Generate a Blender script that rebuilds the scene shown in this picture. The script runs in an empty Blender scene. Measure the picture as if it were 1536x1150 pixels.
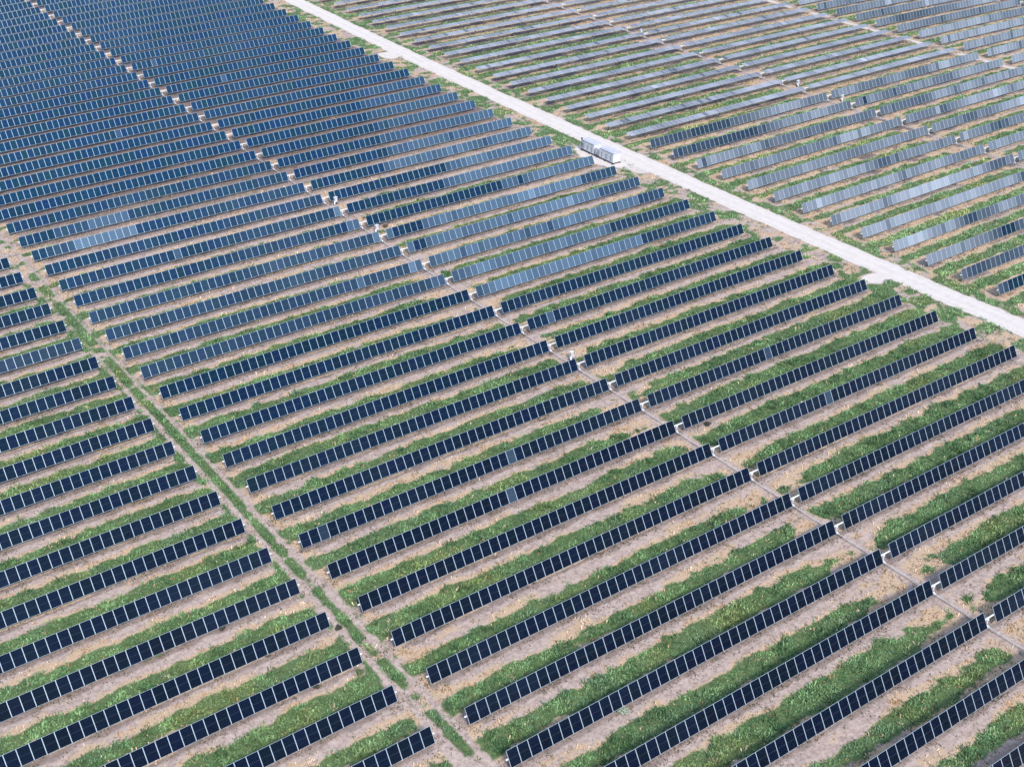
import bpy, math, random
import numpy as np

scene = bpy.context.scene
COL = scene.collection
U = 1.06                      # metres per module pitch

# ------------------------------------------------------------------ camera
YAW, PITCH, ROLL = 0.6157307, 0.5373672, -0.0026466
CAM = np.array([-40.42635, -183.22186, 76.64769])
FPX, IW, IH = 1952.698, 1536, 1150
cy_, sy_ = math.cos(YAW), math.sin(YAW)
FW = np.array([sy_*math.cos(PITCH), cy_*math.cos(PITCH), -math.sin(PITCH)])
RT0 = np.array([cy_, -sy_, 0.0]); UP0 = np.cross(RT0, FW)
RT = math.cos(ROLL)*RT0 + math.sin(ROLL)*UP0
UPV = -math.sin(ROLL)*RT0 + math.cos(ROLL)*UP0
from mathutils import Matrix
cam = bpy.data.cameras.new('camera'); camo = bpy.data.objects.new('camera', cam); COL.objects.link(camo)
cam.sensor_width = 36; cam.lens = 36*FPX/IW; cam.clip_start = 1; cam.clip_end = 8000
M = Matrix.Identity(4)
for i in range(3):
    M[i][0] = RT[i]; M[i][1] = UPV[i]; M[i][2] = -FW[i]; M[i][3] = CAM[i]*U
camo.matrix_world = M
scene.camera = camo
scene.render.resolution_x = 1024; scene.render.resolution_y = 766

# ------------------------------------------------------------------ sky and sun
SUN_EL, SUN_AZ = math.radians(43), math.radians(196)     # azimuth clockwise from +Y
w = bpy.data.worlds.new('World'); scene.world = w; w.use_nodes = True
nt = w.node_tree; N = nt.nodes; Lk = nt.links
bg = N['Background']; bg.inputs['Strength'].default_value = 0.15
sky = N.new('ShaderNodeTexSky'); sky.sky_type = 'NISHITA'; sky.sun_disc = False
sky.sun_elevation = SUN_EL; sky.sun_rotation = SUN_AZ; sky.air_density = 1.0; sky.dust_density = 0.6; sky.ozone_density = 3.0
tc = N.new('ShaderNodeTexCoord')
mp = N.new('ShaderNodeMapping'); mp.inputs['Scale'].default_value = (1.0, 1.0, 2.2)
nz = N.new('ShaderNodeTexNoise'); nz.inputs['Scale'].default_value = 2.1; nz.inputs['Detail'].default_value = 7; nz.inputs['Roughness'].default_value = 0.6
cr = N.new('ShaderNodeValToRGB'); cr.color_ramp.elements[0].position = 0.42; cr.color_ramp.elements[1].position = 0.64
mx = N.new('ShaderNodeMixRGB'); mx.inputs[2].default_value = (9.6, 9.2, 8.9, 1)
ml = N.new('ShaderNodeMath'); ml.operation = 'MULTIPLY'; ml.inputs[1].default_value = 0.7
Lk.new(tc.outputs['Generated'], mp.inputs['Vector']); Lk.new(mp.outputs[0], nz.inputs['Vector'])
Lk.new(nz.outputs['Fac'], cr.inputs[0]); Lk.new(cr.outputs[0], ml.inputs[0]); Lk.new(ml.outputs[0], mx.inputs[0])
Lk.new(sky.outputs[0], mx.inputs[1])
# overcast-like falloff: the sky is darker towards the horizon than overhead
sz = N.new('ShaderNodeSeparateXYZ'); Lk.new(tc.outputs['Generated'], sz.inputs[0])
hr = N.new('ShaderNodeValToRGB'); e_ = hr.color_ramp.elements
e_[0].position = 0.0; e_[0].color = (.08, .13, .22, 1); e_[1].position = 1.0; e_[1].color = (1.35, 1.30, 1.24, 1)
x_ = e_.new(.30); x_.color = (.16, .30, .46, 1); x_ = e_.new(.62); x_.color = (.45, .72, .95, 1)
mm = N.new('ShaderNodeMixRGB'); mm.blend_type = 'MULTIPLY'; mm.inputs[0].default_value = 1
Lk.new(sz.outputs[2], hr.inputs[0]); Lk.new(mx.outputs[0], mm.inputs[1]); Lk.new(hr.outputs[0], mm.inputs[2]); Lk.new(mm.outputs[0], bg.inputs['Color'])

sun = bpy.data.lights.new('sun', 'SUN'); sun.energy = 3.0; sun.angle = math.radians(9); sun.color = (1.0, 0.91, 0.83)
so = bpy.data.objects.new('sun', sun); COL.objects.link(so)
sd = np.array([math.sin(SUN_AZ)*math.cos(SUN_EL), math.cos(SUN_AZ)*math.cos(SUN_EL), math.sin(SUN_EL)])
from mathutils import Vector
so.rotation_euler = Vector(sd).to_track_quat('Z', 'Y').to_euler()
so.location = (0, 0, 200)
vs = scene.view_settings
vs.view_transform = 'Standard'; vs.look = 'None'; vs.gamma = 1; vs.exposure = 0.72

# ------------------------------------------------------------------ layout of the plant (units of one module)
PR = 5.702851                  # row spacing
ML = 1.429904                  # module length across the tube
HX = 1.15                      # tube height
G = 1.2246
X_L = -3.2169                  # right end of the rows left of the track
X_E = 97.3123
X_F = 185.4656
TT = [0.628180, 0.354894, -0.471104, -0.062777, 1.096633, -1.409635, 0.607739, 0.113197, 0.438623, -0.795757, 0.362986, -0.349806]
TX = [(i, d-i) for d in (2, 3, 4) for i in range(d+1)]
def terr(x, y):
    X = (np.clip(x, -45, 235)-60)/100; Y = (np.clip(y, -165, 150)-10)/100
    z = 0*X + 0*Y
    for (i, j), c in zip(TX, TT): z = z + c*X**i*Y**j
    return z
def ground(x, y): return terr(x, y) - HX
def project(x, y, z):
    d = np.stack([x, y, z], -1) - CAM
    zz = d@FW
    return IW/2 + FPX*(d@RT)/zz, IH/2 - FPX*(d@UPV)/zz, zz

rng = np.random.default_rng(7)
random.seed(5)

# ------------------------------------------------------------------ noise for laying out the vegetation
_T = rng.random((64, 256, 256))
def vnoise(x, y, sc, seed=0):
    x = x/sc+1000.3+seed*17.7; y = y/sc+1000.7+seed*31.1
    xi = np.floor(x).astype(int); yi = np.floor(y).astype(int); fx = x-xi; fy = y-yi
    fx = fx*fx*(3-2*fx); fy = fy*fy*(3-2*fy); t = _T[seed % 64]
    a = t[xi & 255, yi & 255]; b = t[(xi+1) & 255, yi & 255]; c = t[xi & 255, (yi+1) & 255]; d = t[(xi+1) & 255, (yi+1) & 255]
    return (a*(1-fx)+b*fx)*(1-fy)+(c*(1-fx)+d*fx)*fy
def fbm(x, y, sc, seed=0, o=3):
    s = 0; a = 1; tot = 0
    for i in range(o):
        s = s+a*vnoise(x, y, sc/2**i, seed+i); tot += a; a *= .55
    return s/tot
def sst(e0, e1, x):
    t = np.clip((x-e0)/(e1-e0), 0, 1); return t*t*(3-2*t)
_K = rng.random((6, 16, 128))
ROAD_C, ROAD_W = 92.95, 2.02
def masks(x, y):
    """green, dry, gravel, dark fractions at unit coordinates"""
    r = -y/PR; k = np.floor(r).astype(int); f = r-k; kk = (k+60) & 127
    blk = np.select([x < X_L+1, x < 42.6, x < 89, x < 140, x < 184], [0, 1, 2, 3, 4], 5)
    h1 = _K[0][blk, kk]; h2 = _K[1][blk, kk]; h3 = _K[2][blk, kk]
    n1 = fbm(x, y, 7.0, 1)-.5; n2 = fbm(x, y*1.3, 1.6, 5)-.5; n3 = fbm(x, y, 14., 9)-.5
    n4 = fbm(x*.6, y*1.6, 2.6, 13)-.5; n5 = fbm(x, y, .9, 18, 2)-.5; n2 = n2+.35*n5
    left = blk <= 2
    base = np.where(left, np.interp(r, [-16, -6, -1, 3, 7, 11, 17, 30], [.0, .01, .04, .075, .13, .175, .19, .185]),
                    np.interp(r, [-16, 4, 6, 20], [.19, .17, .13, .16]))
    base = base + np.where(blk == 0, np.interp(r, [0, 6, 12], [.10, .07, .0]), 0)
    base = base + np.where((blk == 2) & (r > 4), .03, 0)
    cen = np.where(left, np.interp(r, [2, 9, 16, 22], [.38, .44, .50, .52]), np.where((blk == 3) & (r < 4.6), .25, .37)) + .035*(h2-.5)*2
    hw = base + .10*(h1-.5) + .10*n1 + .22*n2 + .03*n3
    # bare ends near the drive lanes
    dB = np.minimum(np.abs(x-42.6), np.abs(x-139.9))
    hw = hw - .22*(1-sst(1.0, 5.0+7*(h3-.3), dB+3*n2)) * np.where((h2 > .15), 1, .2)
    dA = np.minimum(np.abs(x-0), np.abs(x-X_L))
    green = sst(-.085, .05, hw-np.abs(f-cen))*sst(-.02, .03, base+.02)
    # small clump patches close to the drive lane
    cl = sst(.20, .30, fbm(x, y, 2.6, 21)-.42+.0*x)*sst(.25, .32, f)*(1-sst(.62, .7, f))
    green = np.maximum(green, cl*np.where(r > 2, 1, .4)*(dB < 12))
    dry = sst(.0, .07, .12+.20*n4+.22*n1+np.where(left, 0, .05)-np.abs(f-(.50-np.where(left, hw*.8, 0)))+.0*x)
    dry = np.maximum(dry, sst(.02, .12, hw+.11+.26*n4-np.abs(f-cen))*.9)
    dry = np.maximum(dry, sst(.40, .60, fbm(x*.5, y*1.4, 2.2, 71)+np.interp(r, [-6, 2, 12, 18, 26], [-.10, .06, .07, .03, .02]))*sst(.10, .2, f+.2*n2)*.85)
    dry = dry*np.interp(r, [-10, 0, 8, 30], [.35, .7, .95, .85])
    dry = np.where(left, dry, np.maximum(dry, sst(.40, .62, fbm(x, y*1.5, 3.2, 30)+.05)*.9))
    orange = (1-sst(2.0, 6.5, dB+3.5*n2))*sst(.28, .38, f+.15*n2)*(1-sst(.66, .74, f+.15*n2))*sst(-.12, .10, n4+.35*(h1-.5))
    dry = np.maximum(dry, orange*.95)
    endp = (1-sst(.3, 1.8, np.abs(x-.2)+1.6*n2))*(1-sst(.10, .22, np.abs(f-.18+.3*n2)))
    dry = np.maximum(dry, endp*.8)
    # lane A : grassy track with two ruts
    inA = sst(X_L-.5, X_L+.5, x+.8*n2)*(1-sst(-.9, .3, x+.8*n2))
    veg = np.interp(r, [0, 4, 10, 15, 19, 22, 24, 30], [.47, .52, .55, .55, .52, .38, .44, .48])
    gA = sst(.40, .56, veg+ .45*n2+.25*n1+.10*np.exp(-((x+1.55)/.55)**2)*(np.abs(r-19.2) > .8)*np.clip((r-8)/4, 0, 1))
    rut = np.maximum(np.exp(-((x+2.35+.35*n3)/.30)**2), np.exp(-((x+.75+.35*n3)/.30)**2))*np.interp(r, [7, 11], [.45, 1])
    gA = gA*(1-np.clip(rut*1.25, 0, 1))
    green = green*(1-inA)+gA*inA
    dry = dry*(1-inA)+(1-gA)*.95*sst(.42, .56, fbm(x, y, 1.8, 40)+.06)*(1-rut)*inA
    # road and its verges
    xe = x+.22*(fbm(x, y, 3., 44)-.5)*2
    gravel = 1-sst(ROAD_W-.25, ROAD_W+.28, np.abs(xe-ROAD_C)+.35*n2)
    ver = sst(85.9, 87.0, x+1.8*n2)*(1-sst(96.3, 98.0, x+1.6*n2))
    gv = .8*sst(.36, .60, .48+.8*n2+.6*n1+np.where(x > 95, .10, .06)-np.where((x < 95) & (r < -3), .06, 0))
    dv = sst(.40, .6, fbm(x, y, 2., 50)+.06)*.8
    green = green*(1-ver)+gv*ver; dry = dry*(1-ver)+dv*(1-gv)*ver
    # gravel turnouts
    def pad(cx, cyy, rx, ry): return 1-sst(.7, 1.15, np.sqrt(((x-cx)/rx)**2+((y-cyy)/ry)**2)+.35*n2)
    pads = np.maximum.reduce([pad(89.0, -25.5, 3.0, 6.8), pad(89.5, -83.6, 2.0, 1.7)*.8, pad(89.6, 43.5, 2.0, 2.6), pad(90.3, -33.5, 1.6, 3.0)*.6])
    gravel = np.maximum(gravel, pads)
    # lane D pale dirt, bare lane
    inD = sst(182.6, 183.4, x+.7*n2)*(1-sst(184.4, 185.4, x+.7*n2))
    gravel = np.maximum(gravel, inD*sst(.44, .60, fbm(x, y, 4, 55))*.6)
    green = green*(1-inD*.8); dry = dry*(1-inD*.4)
    lane = 1-sst(.5, 1.1, dB+.5*n2)
    green = green*(1-lane*.85); dry = dry*(1-lane*.6)
    green = green*(1-gravel); dry = dry*(1-gravel)
    # painted shade of the rows, dark far-left soil, scorched ground east of the road
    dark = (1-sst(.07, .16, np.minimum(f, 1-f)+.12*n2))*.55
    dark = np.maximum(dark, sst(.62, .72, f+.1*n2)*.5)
    dark = np.maximum(dark, np.where((blk == 3) & (r < 4.6), .9*np.maximum(sst(.56, .64, f+.1*n2), 1-sst(.03, .12, f+.2*n2)), 0))  # flat rows: the shadow beneath them painted into the ground colour
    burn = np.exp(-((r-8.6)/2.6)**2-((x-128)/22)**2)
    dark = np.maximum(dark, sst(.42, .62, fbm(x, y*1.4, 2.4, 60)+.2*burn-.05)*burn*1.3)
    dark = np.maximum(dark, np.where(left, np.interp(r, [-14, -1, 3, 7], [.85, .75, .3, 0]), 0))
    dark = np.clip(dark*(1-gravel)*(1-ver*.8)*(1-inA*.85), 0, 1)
    dry = dry*(1-inA*rut*.8)
    return np.clip(green, 0, 1), np.clip(dry, 0, 1), np.clip(gravel, 0, 1), dark

# ------------------------------------------------------------------ materials
def mat(name, base=(.5, .5, .5), rough=.6, metal=0., spec=.5):
    m = bpy.data.materials.new(name); m.use_nodes = True
    b = m.node_tree.nodes['Principled BSDF']
    b.inputs['Base Color'].default_value = (*base, 1); b.inputs['Roughness'].default_value = rough
    b.inputs['Metallic'].default_value = metal; b.inputs['Specular IOR Level'].default_value = spec
    return m
def noise_tint(m, scale, a, b, detail=4, space='Object'):
    nt = m.node_tree; n = nt.nodes; bs = n['Principled BSDF']
    t = n.new('ShaderNodeTexCoord'); z = n.new('ShaderNodeTexNoise'); z.inputs['Scale'].default_value = scale; z.inputs['Detail'].default_value = detail
    r = n.new('ShaderNodeValToRGB'); r.color_ramp.elements[0].position = .3; r.color_ramp.elements[1].position = .7
    r.color_ramp.elements[0].color = (*a, 1); r.color_ramp.elements[1].color = (*b, 1)
    nt.links.new(t.outputs[space], z.inputs['Vector']); nt.links.new(z.outputs['Fac'], r.inputs[0]); nt.links.new(r.outputs[0], bs.inputs['Base Color'])
    return m
M_FRAME = mat('anodised_aluminium', (.47, .57, .64), .38, .25)
M_STEEL = noise_tint(mat('galvanised_steel', (.62, .65, .67), .5, .15), 3, (.62, .65, .67), (.80, .82, .84))
M_SHAFT = noise_tint(mat('dusty_zinc', (.5, .5, .5), .5, .15), 1.5, (.40, .38, .37), (.62, .62, .62))
M_POST = noise_tint(mat('weathered_zinc', (.3, .3, .3), .6, .2), 2, (.22, .23, .24), (.34, .34, .35))
M_BACK = mat('module_backsheet', (.55, .56, .57), .6)
M_WHITE = noise_tint(mat('white_enamel', (.8, .8, .8), .35), 1.2, (.58, .59, .62), (.70, .70, .72))
M_ROOF = noise_tint(mat('weathered_roof_sheet', (.62, .62, .66), .45), 2.0, (.42, .43, .50), (.54, .54, .60))
M_GREYP = mat('grey_painted_steel', (.33, .38, .42), .45)
M_DARK = mat('dark_steel', (.05, .055, .065), .5)
M_LOUVRE = mat('louvre_grey', (.34, .36, .42), .5)

def glass_material():
    m = mat('silicon_cells_under_glass', rough=.08); nt = m.node_tree; n = nt.nodes; l = nt.links; b = n['Principled BSDF']
    oi = n.new('ShaderNodeObjectInfo'); tc = n.new('ShaderNodeTexCoord'); sp = n.new('ShaderNodeSeparateXYZ')
    l.new(tc.outputs['Object'], sp.inputs[0])
    def math_(op, a, bb=None, c=None):
        q = n.new('ShaderNodeMath'); q.operation = op
        for i, v in enumerate((a, bb, c)):
            if v is None: continue
            if isinstance(v, (int, float)): q.inputs[i].default_value = v
            else: l.new(v, q.inputs[i])
        return q.outputs[0]
    # cell grid 6 x 9 : thin lighter lines between cells
    cw = (0.99*U-2*.04*U)/6; ch = (ML*U-2*.03*U)/9
    def line(c, s, wd):
        a = math_('FRACT', math_('ADD', math_('DIVIDE', c, s), 100.0)); a = math_('ABSOLUTE', math_('SUBTRACT', a, .5))
        return math_('GREATER_THAN', a, .5-wd)
    lx = line(sp.outputs[0], cw, .018); ly = line(math_('ADD', sp.outputs[1], ch/2), ch, .014)
    mid = math_('LESS_THAN', math_('ABSOLUTE', sp.outputs[1]), .018*U)
    gl = math_('MAXIMUM', math_('MAXIMUM', lx, ly), math_('MULTIPLY', mid, 1.0))
    dirt = n.new('ShaderNodeTexNoise'); dirt.inputs['Scale'].default_value = 1.7; dirt.inputs['Detail'].default_value = 5
    geo = n.new('ShaderNodeNewGeometry'); l.new(geo.outputs['Position'], dirt.inputs['Vector'])
    mixg = n.new('ShaderNodeMixRGB'); mixg.inputs[2].default_value = (.16, .21, .27, 1)
    l.new(math_('MULTIPLY', gl, .12), mixg.inputs[0]); l.new(oi.outputs['Color'], mixg.inputs[1])
    dust = n.new('ShaderNodeMixRGB'); dust.inputs[2].default_value = (.20, .22, .25, 1)
    l.new(math_('MULTIPLY', math_('SUBTRACT', dirt.outputs['Fac'], .35), .016), dust.inputs[0]); l.new(mixg.outputs[0], dust.inputs[1])
    l.new(dust.outputs[0], b.inputs['Base Color'])
    rg = math_('ADD', math_('MULTIPLY', oi.outputs['Alpha'], .0), math_('MULTIPLY', dirt.outputs['Fac'], .22))
    l.new(rg, b.inputs['Roughness'])
    b.inputs['IOR'].default_value = 1.5; b.inputs['Specular IOR Level'].default_value = .17
    return m
M_GLASS = glass_material()

def ground_material():
    m = mat('sandy_earth', rough=.95, spec=.2); nt = m.node_tree; n = nt.nodes; l = nt.links; b = n['Principled BSDF']
    tc = n.new('ShaderNodeTexCoord')
    def noise(s, d=5, r=.6):
        z = n.new('ShaderNodeTexNoise'); z.inputs['Scale'].default_value = s; z.inputs['Detail'].default_value = d; z.inputs['Roughness'].default_value = r
        l.new(tc.outputs['Object'], z.inputs['Vector']); return z.outputs['Fac']
    def ramp(f, stops):
        r = n.new('ShaderNodeValToRGB'); e = r.color_ramp.elements
        e[0].position = stops[0][0]; e[0].color = (*stops[0][1], 1); e[1].position = stops[1][0]; e[1].color = (*stops[1][1], 1)
        for p, c in stops[2:]: x = e.new(p); x.color = (*c, 1)
        l.new(f, r.inputs[0]); return r.outputs[0]
    def attr(a):
        q = n.new('ShaderNodeAttribute'); q.attribute_name = a; return q.outputs['Fac']
    def mixc(f, a, c):
        q = n.new('ShaderNodeMixRGB'); l.new(f, q.inputs[0])
        for i, v in ((1, a), (2, c)):
            if isinstance(v, tuple): q.inputs[i].default_value = (*v, 1)
            else: l.new(v, q.inputs[i])
        return q.outputs[0]
    def mth(op, a, c, cl=False):
        q = n.new('ShaderNodeMath'); q.operation = op; q.use_clamp = cl
        for i, v in ((0, a), (1, c)):
            if isinstance(v, (int, float)): q.inputs[i].default_value = v
            else: l.new(v, q.inputs[i])
        return q.outputs[0]
    def sharpen(a, fine, amt=.9):      # break a mask's edge with fine noise
        v = mth('ADD', a, mth('MULTIPLY', mth('SUBTRACT', fine, .5), amt))
        return mth('MULTIPLY', mth('SUBTRACT', v, .35), 3.0, True)
    fine = noise(3.2, 6, .7); mid = noise(.9, 5); big = noise(.12, 3); grit = noise(9, 4, .8)
    dirt = mixc(ramp(fine, [(.35, (0, 0, 0)), (.65, (1, 1, 1))]), (.265, .20, .17), (.47, .37, .325))
    dirt = mixc(mth('MULTIPLY', ramp(mid, [(.4, (0, 0, 0)), (.7, (1, 1, 1))]), .5), dirt, (.55, .445, .395))
    sp = ramp(grit, [(.28, (1, 1, 1)), (.40, (0, 0, 0))]); dirt = mixc(mth('MULTIPLY', sp, .75), dirt, (.13, .10, .085))
    blot = ramp(noise(1.9, 7, .75), [(.50, (0, 0, 0)), (.62, (1, 1, 1))]); dirt = mixc(mth('MULTIPLY', blot, .6), dirt, (.22, .165, .135))
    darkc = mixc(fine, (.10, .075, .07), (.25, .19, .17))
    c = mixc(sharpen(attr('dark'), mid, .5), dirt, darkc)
    dryc = mixc(ramp(grit, [(.3, (0, 0, 0)), (.7, (1, 1, 1))]), (.30, .21, .135), (.60, .45, .32))
    c = mixc(sharpen(attr('dry'), fine, 1.0), c, dryc)
    grc = mixc(ramp(fine, [(.3, (0, 0, 0)), (.7, (1, 1, 1))]), (.05, .085, .032), (.13, .185, .075))
    c = mixc(sharpen(attr('green'), fine, .9), c, grc)
    grav = mixc(ramp(noise(1.1, 6, .7), [(.3, (0, 0, 0)), (.7, (1, 1, 1))]), (.50, .45, .41), (.61, .555, .515))
    grav = mixc(mth('MULTIPLY', ramp(noise(.25, 4), [(.4, (0, 0, 0)), (.65, (1, 1, 1))]), .4), grav, (.60, .545, .52))
    # two paler wheel tracks worn into the road
    sx = n.new('ShaderNodeSeparateXYZ'); l.new(tc.outputs['Object'], sx.inputs[0])
    wob = mth('ADD', sx.outputs[0], mth('MULTIPLY', mth('SUBTRACT', noise(.05, 2), .5), 1.6))
    tr = mth('ABSOLUTE', mth('SUBTRACT', mth('ABSOLUTE', mth('SUBTRACT', wob, ROAD_C*U), 0), .85), 0)
    trk = ramp(tr, [(.10, (1, 1, 1)), (.42, (0, 0, 0))])
    grav = mixc(mth('MULTIPLY', trk, .25), grav, (.68, .63, .59))
    c = mixc(sharpen(attr('gravel'), fine, .5), c, grav)
    l.new(c, b.inputs['Base Color'])
    bp = n.new('ShaderNodeBump'); bp.inputs['Distance'].default_value = .12; bp.inputs['Strength'].default_value = .6
    l.new(fine, bp.inputs['Height']); l.new(bp.outputs[0], b.inputs['Normal'])
    return m
M_GROUND = ground_material()
def leaf_material(name, rough=.6, transl=True):
    m = mat(name, rough=rough, spec=.25); nt = m.node_tree; b = nt.nodes['Principled BSDF']
    a = nt.nodes.new('ShaderNodeAttribute'); a.attribute_name = 'tint'; nt.links.new(a.outputs['Color'], b.inputs['Base Color'])
    b.inputs['Subsurface Weight'].default_value = 0
    return m
M_LEAF = leaf_material('leaves'); M_STRAW = leaf_material('straw', .8)

# ------------------------------------------------------------------ helpers
def link(name, me, parent=None, loc=None, rot=None):
    o = bpy.data.objects.new(name, me); COL.objects.link(o)
    if parent is not None: o.parent = parent
    if loc is not None: o.location = loc
    if rot is not None: o.rotation_euler = rot
    return o
def tag(o, label, cat=None, group=None, kind=None):
    o['label'] = label
    if cat: o['category'] = cat
    if group: o['group'] = group
    if kind: o['kind'] = kind
class MB:
    def __init__(s): s.v = []; s.f = []; s.m = []
    def box(s, c, d, mi=0, R=None):
        b = len(s.v); c = Vector(c)
        for sx in (-1, 1):
            for sy in (-1, 1):
                for sz in (-1, 1):
                    p = Vector((sx*d[0]/2, sy*d[1]/2, sz*d[2]/2))
                    if R is not None: p = R@p
                    s.v.append(tuple(c+p))
        for q in ((0, 1, 3, 2), (4, 6, 7, 5), (0, 4, 5, 1), (2, 3, 7, 6), (0, 2, 6, 4), (1, 5, 7, 3)):
            s.f.append(tuple(b+i for i in q)); s.m.append(mi)
        return s
    def tube(s, pts, r, n=8, mi=0, cap=True):
        pts = [Vector(p) for p in pts]; base = len(s.v); prev = None
        for i, p in enumerate(pts):
            d = (pts[min(i+1, len(pts)-1)]-pts[max(i-1, 0)]).normalized()
            a = d.cross(Vector((0, 0, 1)))
            if a.length < 1e-3: a = d.cross(Vector((0, 1, 0)))
            a.normalize(); b2 = a.cross(d)
            rr = r[i] if isinstance(r, (list, tuple)) else r
            for k in range(n):
                t = 2*math.pi*(k+.5)/n; s.v.append(tuple(p+rr*(math.cos(t)*a+math.sin(t)*b2)))
        for i in range(len(pts)-1):
            for k in range(n):
                s.f.append((base+i*n+k, base+i*n+(k+1) % n, base+(i+1)*n+(k+1) % n, base+(i+1)*n+k)); s.m.append(mi)
        if cap:
            s.f.append(tuple(base+k for k in range(n))[::-1]); s.m.append(mi)
            e = base+(len(pts)-1)*n; s.f.append(tuple(e+k for k in range(n))); s.m.append(mi)
        return s
    def mesh(s, name, mats):
        me = bpy.data.meshes.new(name); me.from_pydata(s.v, [], s.f); me.update()
        for m in (mats if isinstance(mats, (list, tuple)) else [mats]): me.materials.append(m)
        me.polygons.foreach_set('material_index', s.m); 
        return me

# ------------------------------------------------------------------ ground sheet (one sheet, fine where seen)
def build_ground():
    def axis(lo, hi, step, far):
        a = list(np.arange(lo, hi+1e-6, step)); s = step; p = a[-1]; b = []
        while p < far: s *= 1.35; p += s; b.append(p)
        s = step; q = a[0]; c = []
        while q > -far: s *= 1.35; q -= s; c.append(q)
        return np.array(c[::-1]+a+b)
    xs = axis(-46, 238, .34, 1500); ys = axis(-162, 148, .34, 1500)
    X, Y = np.meshgrid(xs, ys, indexing='ij'); x = X.ravel(); y = Y.ravel()
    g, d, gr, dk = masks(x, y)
    z = ground(x, y)+.05*(fbm(x, y, 1.1, 33)-.5)
    z = z-.05*gr
    u, v, zz = project(x, y, ground(x, y))
    nx, ny = X.shape
    co = np.stack([x*U, y*U, z*U], -1).astype(np.float32)
    idx = np.arange(nx*ny).reshape(nx, ny)
    q = np.stack([idx[:-1, :-1], idx[1:, :-1], idx[1:, 1:], idx[:-1, 1:]], -1).reshape(-1, 4)
    me = bpy.data.meshes.new('ground'); me.vertices.add(len(co)); me.vertices.foreach_set('co', co.ravel())
    me.loops.add(q.size); me.loops.foreach_set('vertex_index', q.ravel().astype(np.int32))
    me.polygons.add(len(q)); me.polygons.foreach_set('loop_start', np.arange(0, q.size, 4, dtype=np.int32))
    me.update(calc_edges=True); me.validate()
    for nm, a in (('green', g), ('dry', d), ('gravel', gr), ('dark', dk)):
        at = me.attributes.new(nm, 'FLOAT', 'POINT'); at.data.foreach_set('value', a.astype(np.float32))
    me.polygons.foreach_set('use_smooth', np.ones(len(q), bool))
    me.materials.append(M_GROUND)
    o = link('ground', me); tag(o, 'sandy pinkish earth with a pale gravel road between the solar fields', 'ground', kind='structure')
build_ground()

# ------------------------------------------------------------------ grass and weeds : blades scattered over the ground masks
def scatter(n):
    """random points in the seen part of the ground, unit coordinates"""
    x = rng.uniform(-46, 238, n); y = rng.uniform(-160, 146, n)
    u, v, zz = project(x, y, ground(x, y))
    k = (zz > 20) & (u > -60) & (u < IW+60) & (v > -60) & (v < IH+70)
    return x[k], y[k]
def build_blades(name, x, y, nb, ln, wd, lean, cols, mtl, label):
    n = len(x); z = ground(x, y)
    X = np.repeat(x, nb)*U; Y = np.repeat(y, nb)*U; Z = np.repeat(z, nb)*U
    s = np.repeat(ln*(.6+.8*rng.random(n)), nb)*(.7+.6*rng.random(n*nb))
    az = rng.random(n*nb)*2*math.pi; le = lean*(.25+.9*rng.random(n*nb))
    ox = rng.normal(0, .15, n*nb); oy = rng.normal(0, .15, n*nb)
    dx = np.cos(az)*np.sin(le); dy = np.sin(az)*np.sin(le); dz = np.cos(le)
    px, py = -np.sin(az), np.cos(az); w2 = wd*(.6+.8*rng.random(n*nb))*.5
    bx, by, bz = X+ox, Y+oy, Z-.03
    V = np.empty((n*nb, 4, 3), np.float32)
    V[:, 0] = np.stack([bx-px*w2*.5, by-py*w2*.5, bz], -1); V[:, 1] = np.stack([bx+px*w2*.5, by+py*w2*.5, bz], -1)
    V[:, 2] = np.stack([bx+dx*s+px*w2, by+dy*s+py*w2, bz+dz*s], -1)
    V[:, 3] = np.stack([bx+dx*s-px*w2, by+dy*s-py*w2, bz+dz*s*.92], -1)
    me = bpy.data.meshes.new(name); N = n*nb
    me.vertices.add(N*4); me.vertices.foreach_set('co', V.ravel())
    me.loops.add(N*4); me.loops.foreach_set('vertex_index', np.arange(N*4, dtype=np.int32))
    me.polygons.add(N); me.polygons.foreach_set('loop_start', np.arange(0, N*4, 4, dtype=np.int32)); me.update(calc_edges=True)
    c = np.repeat(cols, nb, 0)*(.45+1.15*rng.random((N, 1))**1.4)
    c4 = np.concatenate([np.clip(c, 0, 1), np.ones((N, 1))], 1).astype(np.float32)
    at = me.attributes.new('tint', 'FLOAT_COLOR', 'FACE'); at.data.foreach_set('color', c4.ravel())
    me.materials.append(mtl); o = link(name, me); tag(o, label, 'grass', kind='stuff'); return o

x, y = scatter(2100000)
g, d, gr, dk = masks(x, y)
dist = np.sqrt((x-CAM[0])**2+(y-CAM[1])**2)
thin = np.interp(dist, [110, 190, 330], [1.0, .62, .36])
pick = rng.random(len(x))
gm = (g > .22) & (pick < thin*.52*g**1.5)
xg, yg = x[gm], y[gm]; dg = dist[gm]
c1 = np.array([.065, .145, .055]); c2 = np.array([.17, .30, .125]); c3 = np.array([.26, .30, .10]); c4 = np.array([.115, .20, .105])
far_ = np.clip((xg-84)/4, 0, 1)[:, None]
a = sst(.35, .65, fbm(xg, yg, 1.7, 3))[:, None]; b = sst(.56, .74, fbm(xg, yg, 5.5, 8))[:, None]; e = sst(.55, .72, fbm(xg, yg, 3.6, 12))[:, None]
cols = (c1*(1-a)+c2*a); cols = cols*(1-.6*b)+c3*.6*b; cols = cols*(1-.7*e)+c4*.7*e; h_ = sst(.55, .68, fbm(xg, yg, .8, 57))[:, None]; cols = cols*(1-.5*h_)+np.array([.055, .10, .035])*.5*h_
cols = cols*(1+far_*np.array([.75, .55, .65]))
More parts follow.
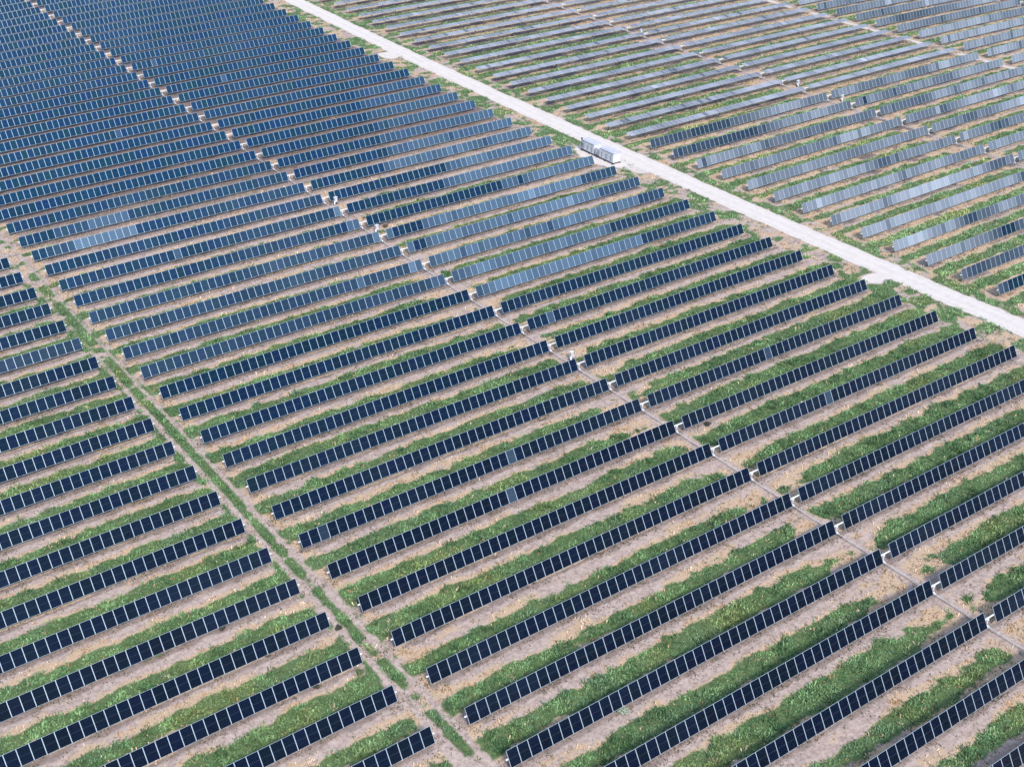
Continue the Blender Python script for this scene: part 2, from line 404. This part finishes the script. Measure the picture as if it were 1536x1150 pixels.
tall = (.14+.20*sst(.35, .7, fbm(xg, yg, 1.3, 52)))*(.55+.45*g[gm])+.10*(rng.random(len(xg)) < .06)
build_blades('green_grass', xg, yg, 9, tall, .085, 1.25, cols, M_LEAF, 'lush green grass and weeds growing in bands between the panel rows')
dm = ((d > .4) | (g > .5)) & ((g < .5) | (rng.random(len(x)) < .10)) & (pick > 1-thin*.24*d)
xd, yd = x[dm], y[dm]
a = sst(.4, .62, fbm(xd, yd, 3.1, 17))[:, None]
cols = np.array([.40, .25, .13])*(1-a)+np.array([.60, .46, .32])*a
build_blades('dry_grass', xd, yd, 4, .26*np.ones(len(xd)), .07, 1.2, cols, M_STRAW, 'straw coloured and orange dry grass along the edges of the green bands')
# small dark weeds and clods on the bare earth, thick along the drip line of the panels
r = -y/PR; f = r-np.floor(r)
near = np.exp(-((np.minimum(f, 1-f)-.03)/.09)**2)
wm = (g < .3) & (gr < .3) & (rng.random(len(x)) < thin*(.03+.34*near+.12*dk)*(.25+1.5*sst(.4, .6, fbm(x, y, 1.5, 26))))
xw, yw = x[wm], y[wm]
a = rng.random((len(xw), 1)); cols = np.array([.075, .075, .05])*(1-a)+np.array([.23, .17, .12])*a
build_blades('low_weeds', xw, yw, 4, .17*np.ones(len(xw)), .08, 1.35, cols, M_STRAW, 'small grey brown weeds dotted over the bare earth under the panels')
del x, y, g, d, gr, dk

# ------------------------------------------------------------------ module mesh (shared)
def module_mesh():
    W2 = .99*U/2; L2 = ML*U/2; t = .04; fx = .025*U; fy = .015*U; mb = MB()
    # frame: four bars, glass between, back sheet
    mb.box((-W2+fx/2, 0, 0), (fx, 2*L2, t), 0); mb.box((W2-fx/2, 0, 0), (fx, 2*L2, t), 0)
    mb.box((0, L2-fy/2, 0), (2*W2-2*fx, fy, t), 0); mb.box((0, -L2+fy/2, 0), (2*W2-2*fx, fy, t), 0)
    b = len(mb.v); zt = t/2-.004
    mb.v += [(-W2+fx, -L2+fy, zt), (W2-fx, -L2+fy, zt), (W2-fx, L2-fy, zt), (-W2+fx, L2-fy, zt)]; mb.f.append((b, b+1, b+2, b+3)); mb.m.append(1)
    b = len(mb.v); zb = -t/2+.012
    mb.v += [(-W2+fx, -L2+fy, zb), (W2-fx, -L2+fy, zb), (W2-fx, L2-fy, zb), (-W2+fx, L2-fy, zb)]; mb.f.append((b+3, b+2, b+1, b)); mb.m.append(2)
    mb.box((0, .3*U, -t/2-.01), (.12, .10, .02), 3)
    return mb.mesh('module', [M_FRAME, M_GLASS, M_BACK, M_DARK])
ME_MOD = module_mesh()
ME_POST = MB().box((0, .10, (HX*U-.16)/2), (.10, .14, HX*U-.16)).box((0, .13, HX*U-.20), (.16, .14, .12)).mesh('post', M_POST)

# ------------------------------------------------------------------ module look : sky and cloud reflection painted as paler colour, by place
def sky_sheen_level(blk, k, m):
    n = vnoise(np.array(float(m)), np.array(float(k*3.1)), 7.0, 20+blk*3)
    n2 = vnoise(np.array(float(m)), np.array(float(k)*2.2), 3.0, 35+blk*2); n = float(n); n2 = float(n2)
    lv = .004+.05*max(0, n-.5)
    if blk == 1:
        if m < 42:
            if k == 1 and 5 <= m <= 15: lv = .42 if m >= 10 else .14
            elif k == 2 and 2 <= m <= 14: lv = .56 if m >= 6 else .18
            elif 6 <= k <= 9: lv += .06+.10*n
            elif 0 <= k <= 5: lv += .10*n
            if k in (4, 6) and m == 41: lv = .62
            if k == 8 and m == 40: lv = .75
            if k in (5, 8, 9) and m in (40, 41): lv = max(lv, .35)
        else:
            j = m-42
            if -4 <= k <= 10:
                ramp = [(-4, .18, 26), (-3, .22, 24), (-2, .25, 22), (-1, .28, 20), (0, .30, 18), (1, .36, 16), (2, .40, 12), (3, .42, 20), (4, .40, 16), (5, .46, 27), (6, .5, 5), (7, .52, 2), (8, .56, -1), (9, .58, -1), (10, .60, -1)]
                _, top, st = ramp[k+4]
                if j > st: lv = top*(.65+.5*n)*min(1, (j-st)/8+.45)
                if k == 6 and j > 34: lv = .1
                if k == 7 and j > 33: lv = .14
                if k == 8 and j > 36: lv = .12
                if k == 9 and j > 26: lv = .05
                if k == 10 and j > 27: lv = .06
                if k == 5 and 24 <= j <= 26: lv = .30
                if k in (6, 7) and j == 0: lv = .5
            elif k < -4: lv += .04*n
            elif k > 10: lv += .015*n
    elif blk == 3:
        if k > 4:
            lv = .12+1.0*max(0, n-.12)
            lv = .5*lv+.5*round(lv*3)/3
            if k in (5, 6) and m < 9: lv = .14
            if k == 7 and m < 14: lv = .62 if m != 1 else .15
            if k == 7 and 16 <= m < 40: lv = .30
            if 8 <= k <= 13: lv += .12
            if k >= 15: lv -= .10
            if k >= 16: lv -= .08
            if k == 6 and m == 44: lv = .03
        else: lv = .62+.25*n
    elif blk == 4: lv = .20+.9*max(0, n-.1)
    elif blk == 0:
        if k == 7: lv = .13
    if random.random() < (.02 if blk >= 3 else .003): lv = min(1., lv+(.6 if blk >= 3 else .25))
    if random.random() < .03: lv *= .5
    return lv*(1+random.uniform(-.18, .18)+.5*(n2-.5))
DEEP = np.array([.0003, .0032, .0130]); PALE = np.array([.125, .20, .29])  # pale end paints reflected cloud into the module colour
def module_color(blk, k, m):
    lv = max(0., sky_sheen_level(blk, k, m))
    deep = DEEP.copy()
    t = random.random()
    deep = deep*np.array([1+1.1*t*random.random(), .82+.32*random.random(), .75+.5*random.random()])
    if blk <= 1: q = (.6 if blk == 0 else 1)* min(1, max(0, (17-k)/20)); deep = deep*np.array([1, 1+8.5*q, 1+4.6*q])  # teal towards far rows paints the sky reflection seen at lower view angles
    if blk == 3 and k <= 4: pale = np.array([.33, .34, .38])  # flat rows: reflected pale sky painted as a light base colour
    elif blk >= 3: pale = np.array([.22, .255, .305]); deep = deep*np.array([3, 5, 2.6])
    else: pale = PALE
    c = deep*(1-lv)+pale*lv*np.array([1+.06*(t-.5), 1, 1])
    return (float(c[0]), float(c[1]), float(c[2]), 1.0)

# ------------------------------------------------------------------ labels
ORD = ['', 'first', 'second', 'third', 'fourth', 'fifth', 'sixth', 'seventh', 'eighth', 'ninth', 'tenth', 'eleventh', 'twelfth', 'thirteenth', 'fourteenth', 'fifteenth', 'sixteenth', 'seventeenth', 'eighteenth', 'nineteenth', 'twentieth', 'twenty-first', 'twenty-second', 'twenty-third', 'twenty-fourth', 'twenty-fifth', 'twenty-sixth', 'twenty-seventh', 'twenty-eighth', 'twenty-ninth', 'thirtieth']
def label_for(blk, k):
    if blk == 1:
        if k == 1: return 'dark blue panel row between track and road with the smaller pale patch at left'
        if k == 2: return 'dark blue panel row between track and road with the longest pale patch'
        if k == 5: return 'blue panel row whose right end stops just below the white inverter station'
        if k == 4: return 'teal-ended panel row whose right end stops in front of the white inverter station'
        if k > 5: return '%s blue panel row nearer than the inverter station, between dirt track and gravel road' % ORD[k-5]
        return '%s blue panel row beyond the inverter station, between dirt track and gravel road' % ORD[4-k]
    if blk == 3:
        if k <= 4: return 'flat-lying grey panel row across the road, %s beyond the steeply tilted rows' % ORD[5-k]
        return 'steeply tilted grey-blue panel row across the road, %s nearer than the flat rows' % ORD[k-4]
    if blk == 0: return 'navy panel row left of the dirt track, %s counting down from the topmost' % ORD[k]
    return 'tilted grey-blue panel row in the far right corner, %s counting down from the top' % ORD[k+7]

# ------------------------------------------------------------------ solar trackers
TILT = {0: 59.7, 1: 59.7, 3: 62.0, 4: 64.8}
def visible(x, y, z, mgn):
    u, v, zz = project(np.array(x, float), np.array(y, float), np.array(z, float))
    return (zz > 5) & (u > -mgn) & (u < IW+mgn) & (v > -mgn) & (v < IH+mgn)
def build_tracker(blk, k, x0):
    y = -k*PR
    ms = np.arange(84); xm = x0+ms+.5+np.where(ms >= 42, G, 0)
    if not visible(xm, 0*xm+y, terr(xm, 0*xm+y), 6).any(): return 0
    keep = visible(xm, 0*xm+y, terr(xm, 0*xm+y), 70)
    lo, hi = xm[keep].min()-.5, xm[keep].max()+.5
    xc = x0+42+G/2; zc = float(ground(xc, y))
    e = link('solar_tracker', None, loc=(xc*U, y*U, zc*U))
    e.empty_display_size = 1
    tag(e, label_for(blk, k), 'solar tracker', 'solar tracker rows of the plant')
    flat = (blk == 3 and k <= 4)
    base = 6.0 if flat else TILT[blk]
    jt = random.uniform(-1.2, 1.2) if not flat else random.uniform(-1.5, 1.5)
    tr_ = math.radians(base+jt)
    # torque tube follows the land
    a, b = max(x0-.18, lo-.2), min(x0+84+G+.18, hi+.2)
    if lo <= x0: a = x0-.18
    if hi >= x0+84+G-.01: b = x0+84+G+.18
    xs = np.linspace(a, b, 24)
    link('torque_tube', MB().tube([((q-xc)*U, .10*math.sin(tr_), (float(terr(q, y))-zc)*U-.10*math.cos(tr_)) for q in xs], .075, 8).mesh('torque_tube', M_STEEL), e)
    # posts
    for w0 in (0, 42+G):
        for j in range(7):
            px = x0+w0+3+j*6
            if lo-1 < px < hi+1:
                p = link('post', ME_POST, e, ((px-xc)*U, 0, (float(ground(px, y))-zc)*U))
    ph = random.random()*6.28
    for m in ms[keep]:
        px = float(xm[m]); zt = float(terr(px, y))
        sl = (float(terr(px+.5, y))-float(terr(px-.5, y)))
        tl = base+jt+.5*math.sin(px*.09+ph)+random.gauss(0, .22)
        o = bpy.data.objects.new('module', ME_MOD); COL.objects.link(o); o.parent = e
        ta = math.radians(tl)
        o.location = ((px-xc)*U, -math.sin(ta)*.03, (zt-zc)*U+math.cos(ta)*.03)
        o.rotation_euler = (ta, -math.atan(sl), random.gauss(0, .001))
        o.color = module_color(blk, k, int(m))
    # worm-gear drive with lever in the middle gap
    gx = x0+42+.30
    if lo-2 < gx < hi+2:
        gz = float(terr(gx, y))
        d = MB(); d.box((0, 0, -.055), (.26, .24, .24)); d.tube([(0, 0, -.06), (.02, -.1, -.45), (.10, -.02, -.80)], [.07, .055, .05], 8)
        d.box((.10, -.02, -.84), (.2, .3, .16))
        link('gear_drive', d.mesh('gear_drive', M_STEEL), e, ((gx-xc)*U, 0, (gz-zc)*U))
    return int(keep.sum())
tot = 0
for k in range(1, 22): tot += build_tracker(0, k, X_L-84-G)
for k in range(-24, 27): tot += build_tracker(1, k, 0.0)
for k in range(-16, 18): tot += build_tracker(3, k, X_E)
for k in range(-6, 7): tot += build_tracker(4, k, X_F)
print('modules', tot)

# ------------------------------------------------------------------ drive lines along the middle gaps
def drive_line(xd, k0, k1, label):
    xd += .30+.10/U; hz = .86/U
    e = link('drive_line', None, loc=(xd*U, -k0*PR*U, float(ground(xd, -k0*PR))*U)); zc = float(ground(xd, -k0*PR))
    tag(e, label, 'drive shaft', 'drive lines between the panel rows')
    for k in range(k0, k1):
        ya, yb = -k*PR, -(k+1)*PR
        if not visible(np.array([xd, xd]), np.array([ya, yb]), np.array([0., 0.]), 60).any(): continue
        za, zb = float(terr(xd, ya))-hz, float(terr(xd, yb))-hz
        a = Vector((0, (ya+k0*PR)*U-.15, (za-zc)*U)); b = Vector((0, (yb+k0*PR)*U+.15, (zb-zc)*U))
        s = link('shaft', MB().tube([a, b], .048, 8).mesh('shaft', M_SHAFT), e)
        j = MB()
        for p, q in ((a, .12), (b, -.12)):
            j.tube([p+Vector((0, q*.2, 0)), p-Vector((0, q*1.6, 0))], .085, 8)
        link('coupling', j.mesh('coupling', M_STEEL), s)
drive_line(42, -25, 27, 'white steel drive shaft lying across the rows between dirt track and gravel road')
drive_line(X_E+42, -17, 18, 'white steel drive shaft lying across the rows beyond the gravel road')

# ------------------------------------------------------------------ motor cabinets standing in the drive lanes
def cabinet_meshes():
    b = MB(); b.box((0, 0, .78), (.50, .34, .80)); b.box((0, 0, 1.20), (.60, .46, .05)); b.box((0, -.06, 1.245), (.56, .30, .04))
    d = MB(); d.box((-.265, 0, .78), (.03, .26, .66)); d.box((-.285, .08, .78), (.02, .03, .12))
    l = MB(); l.box((-.16, 0, .20), (.07, .07, .40)); l.box((.16, 0, .20), (.07, .07, .40)); l.box((0, 0, .03), (.6, .4, .06))
    mo = MB(); mo.tube([(-.30, -.10, .55), (-.62, -.42, .30)], .13, 10); mo.tube([(-.60, -.40, .32), (-.80, -.62, .18)], .06, 8)
    return b.mesh('cabinet_box', M_WHITE), d.mesh('door', M_GREYP), l.mesh('stand', M_DARK), mo.mesh('motor', M_WHITE)
CB = cabinet_meshes()
cabs = [(43.45, 13.50, 'white motor cabinet in the drive lane, nearest the camera'),
        (44.0, 3.10, 'white motor cabinet in the near drive lane, farther left of the two beside each other'),
        (43.75, 5.34, 'white motor cabinet in the near drive lane, the middle of three'),
        (142.2, 3.28, 'white motor cabinet beyond the road beside the last flat-lying rows'),
        (142.1, 5.22, 'white motor cabinet beyond the road among the steeply tilted rows'),
        (141.1, -4.50, 'white motor cabinet beyond the road deep among the flat-lying rows')]
for cx, r, lb in cabs:
    yy = -r*PR; e = link('motor_cabinet', None, loc=(cx*U, yy*U, float(ground(cx, yy))*U), rot=(0, 0, .25)); e.scale = (1.0, 1.0, .95)
    tag(e, lb, 'motor cabinet', 'white motor cabinets in the drive lanes')
    bx = link('cabinet_box', CB[0], e); link('door', CB[1], bx); link('stand', CB[2], e); link('motor', CB[3], e)

# ------------------------------------------------------------------ inverter station by the road
def station():
    x0, yc = 88.35, -25.55; gz = float(ground(x0, yc))
    e = link('inverter_station', None, loc=((x0+.75)*U, yc*U, gz*U))
    tag(e, 'long white inverter station with two cabins on a dark skid beside the gravel road', 'inverter station')
    # local: x across (depth 1.7 m), y along
    sk = MB()
    for sx in (-.72, .72): sk.box((sx, 0, .16), (.16, 8.9, .18))
    for yy in np.linspace(-4.3, 4.3, 7): sk.box((0, yy, .15), (1.28, .14, .14))
    for yy in (-4.3, -2.2, 0, 2.2, 4.3):
        for sx in (-.74, .74): sk.box((sx, yy, .0), (.34, .34, .16))
    link('skid', sk.mesh('skid', M_DARK), e)
    for (ya, yb) in ((.95, 4.4), (-4.4, -.75)):
        ym = (ya+yb)/2; L = yb-ya; H = 1.62
        b = MB(); b.box((0, ym, .25+H/2), (1.5, L, H))
        for q in np.linspace(ya, yb, 6): b.box((-.757, q, .25+H/2), (.03, .05, H-.02)); 
        b.box((-.757, ym, .25+H-.06), (.024, L-.02, .06))
        cab = link('cabin', b.mesh('cabin', M_WHITE), e)
        rf = MB(); rf.box((0, ym, .25+H+.05), (1.66, L+.16, .09)); rf.box((.02, ym, .25+H+.13), (1.1, L*.86, .07))
        link('roof', rf.mesh('roof', M_ROOF), cab)
        n = 3
        for i in range(n):
            yy = ya+(i+.55)*L/n
            lv = MB()
            for t in range(7): lv.box((-.785, yy, .55+t*.13), (.03, .36, .07), 0, Matrix.Rotation(.5, 3, 'Y'))
            lv.box((-.765, yy, .93), (.012, .42, 1.0))
            link('louvre', lv.mesh('louvre', M_LOUVRE), cab)
            dr = MB(); dr.box((-.772, yy+.48, .95), (.025, .44, 1.22)); dr.box((-.79, yy+.62, .95), (.02, .03, .16), 1)
            link('door', dr.mesh('door', [M_WHITE, M_DARK]), cab)
        ln = MB(); ln.box((.765, ym, 1.0), (.03, L*.7, .9)); link('side_panel', ln.mesh('side_panel', M_ROOF), cab)
    tr = MB(); tr.box((-.05, .10, .85), (1.05, 1.05, 1.15)); tr.box((-.05, .10, 1.46), (1.15, 1.15, .07))
    for s in (-.3, 0, .3): tr.tube([(-.05, .1+s, 1.5), (-.05, .1+s, 1.72)], [.07, .04], 8)
    t = link('transformer', tr.mesh('transformer', M_WHITE), e)
    for q in (-.38, .50):
        fn = MB()
        for i in range(5): fn.box((-.68, q-.16+i*.085+.02, .82), (.24, .03, .95))
        link('radiator', fn.mesh('radiator', M_GREYP), t)
    ms = MB(); ms.tube([(-.9, 4.15, 0), (-.9, 4.15, 2.15)], .05, 8); ms.box((-.9, 4.15, 2.22), (.22, .26, .22)); ms.box((-.9, 4.15, 1.2), (.1, .22, .34))
    link('antenna_mast', ms.mesh('antenna_mast', M_DARK), e)
station()

# ------------------------------------------------------------------ single shrubs that stand out from the grass
def shrub(cx, yy, rad, dark, lb):
    e = link('shrub', None, loc=(cx*U, yy*U, float(ground(cx, yy))*U)); tag(e, lb, 'shrub', 'single shrubs between the panel rows')
    st = MB()
    for i in range(5):
        a = i*1.257+random.random(); st.tube([(0, 0, -.03), (.4*rad*math.cos(a), .4*rad*math.sin(a), .6*rad), (.7*rad*math.cos(a), .7*rad*math.sin(a), 1.0*rad)], [.03, .02, .008], 5)
    link('stem', st.mesh('stem', M_DARK), e)
    lf = MB(); cols = []
    for i in range(420):
        th = random.random()*6.283; ph = math.acos(random.random()); rr = rad*(.35+.65*random.random()**.6)*(1+.25*math.sin(3*th+cx))
        c = Vector((rr*math.cos(th)*math.sin(ph), rr*math.sin(th)*math.sin(ph), .12+rr*.95*math.cos(ph)))
        d1 = Vector((random.gauss(0, 1), random.gauss(0, 1), random.gauss(0, .6))).normalized(); d2 = d1.orthogonal().normalized()
        L = .05+.05*random.random(); b = len(lf.v)
        lf.v += [tuple(c-d1*L), tuple(c+d2*L*.45), tuple(c+d1*L), tuple(c-d2*L*.45)]; lf.f.append((b, b+1, b+2, b+3)); lf.m.append(0)
        q = .6+.8*random.random(); cols += [dark[0]*q, dark[1]*q, dark[2]*q, 1]
    me = lf.mesh('foliage', M_LEAF); at = me.attributes.new('tint', 'FLOAT_COLOR', 'FACE'); at.data.foreach_set('color', cols)
    link('foliage', me, e)
D_ = (.045, .045, .035); G_ = (.10, .17, .07); P_ = (.30, .36, .26)
for a_ in ((46.28, -97.64, .34, D_, 'small dark shrub on bare earth just right of the near drive shaft'),
           (45.59, -29.72, .42, (.10, .075, .045), 'brown dry shrub beside the second motor cabinet of the near drive lane'),
           (-17.64, -96.72, .36, G_, 'small green shrub alone on pale earth, left of its smaller neighbour'),
           (-16.73, -96.99, .24, G_, 'smallest green shrub on pale earth between two navy panel rows'),
           (-10.84, -97.11, .30, D_, 'small dark shrub on pale earth under a navy row left of the track'),
           (-7.56, -108.58, .26, D_, 'tiny dark shrub on pale earth near the bottom left rows'),
           (-2.53, -103.2, .32, D_, 'small dark shrub at the left edge of the dirt track'),
           (10.97, -125.96, .48, P_, 'pale grey-green shrub against the lower edge of a front panel row'),
           (-3.83, -109.27, .34, (.09, .13, .055), 'low green shrub on the dirt track near the bottom of the photo')):
    shrub(*a_)
# ------------------------------------------------------------------ haze
hb = MB(); hb.box((100*U, -10*U, 42), (900, 900, 90.5)); hz = link('haze', hb.mesh('haze', []), None)
m = bpy.data.materials.new('haze_air'); m.use_nodes = True; nt = m.node_tree; nt.nodes.clear()
out = nt.nodes.new('ShaderNodeOutputMaterial'); pv = nt.nodes.new('ShaderNodeVolumePrincipled')
pv.inputs['Density'].default_value = .00008; pv.inputs['Color'].default_value = (.97, .98, 1, 1); pv.inputs['Anisotropy'].default_value = .2
nt.links.new(pv.outputs[0], out.inputs['Volume']); hz.data.materials.append(m); hz.display_type = 'WIRE'
tag(hz, 'thin pale haze in the air over the solar plant', 'haze', kind='stuff')
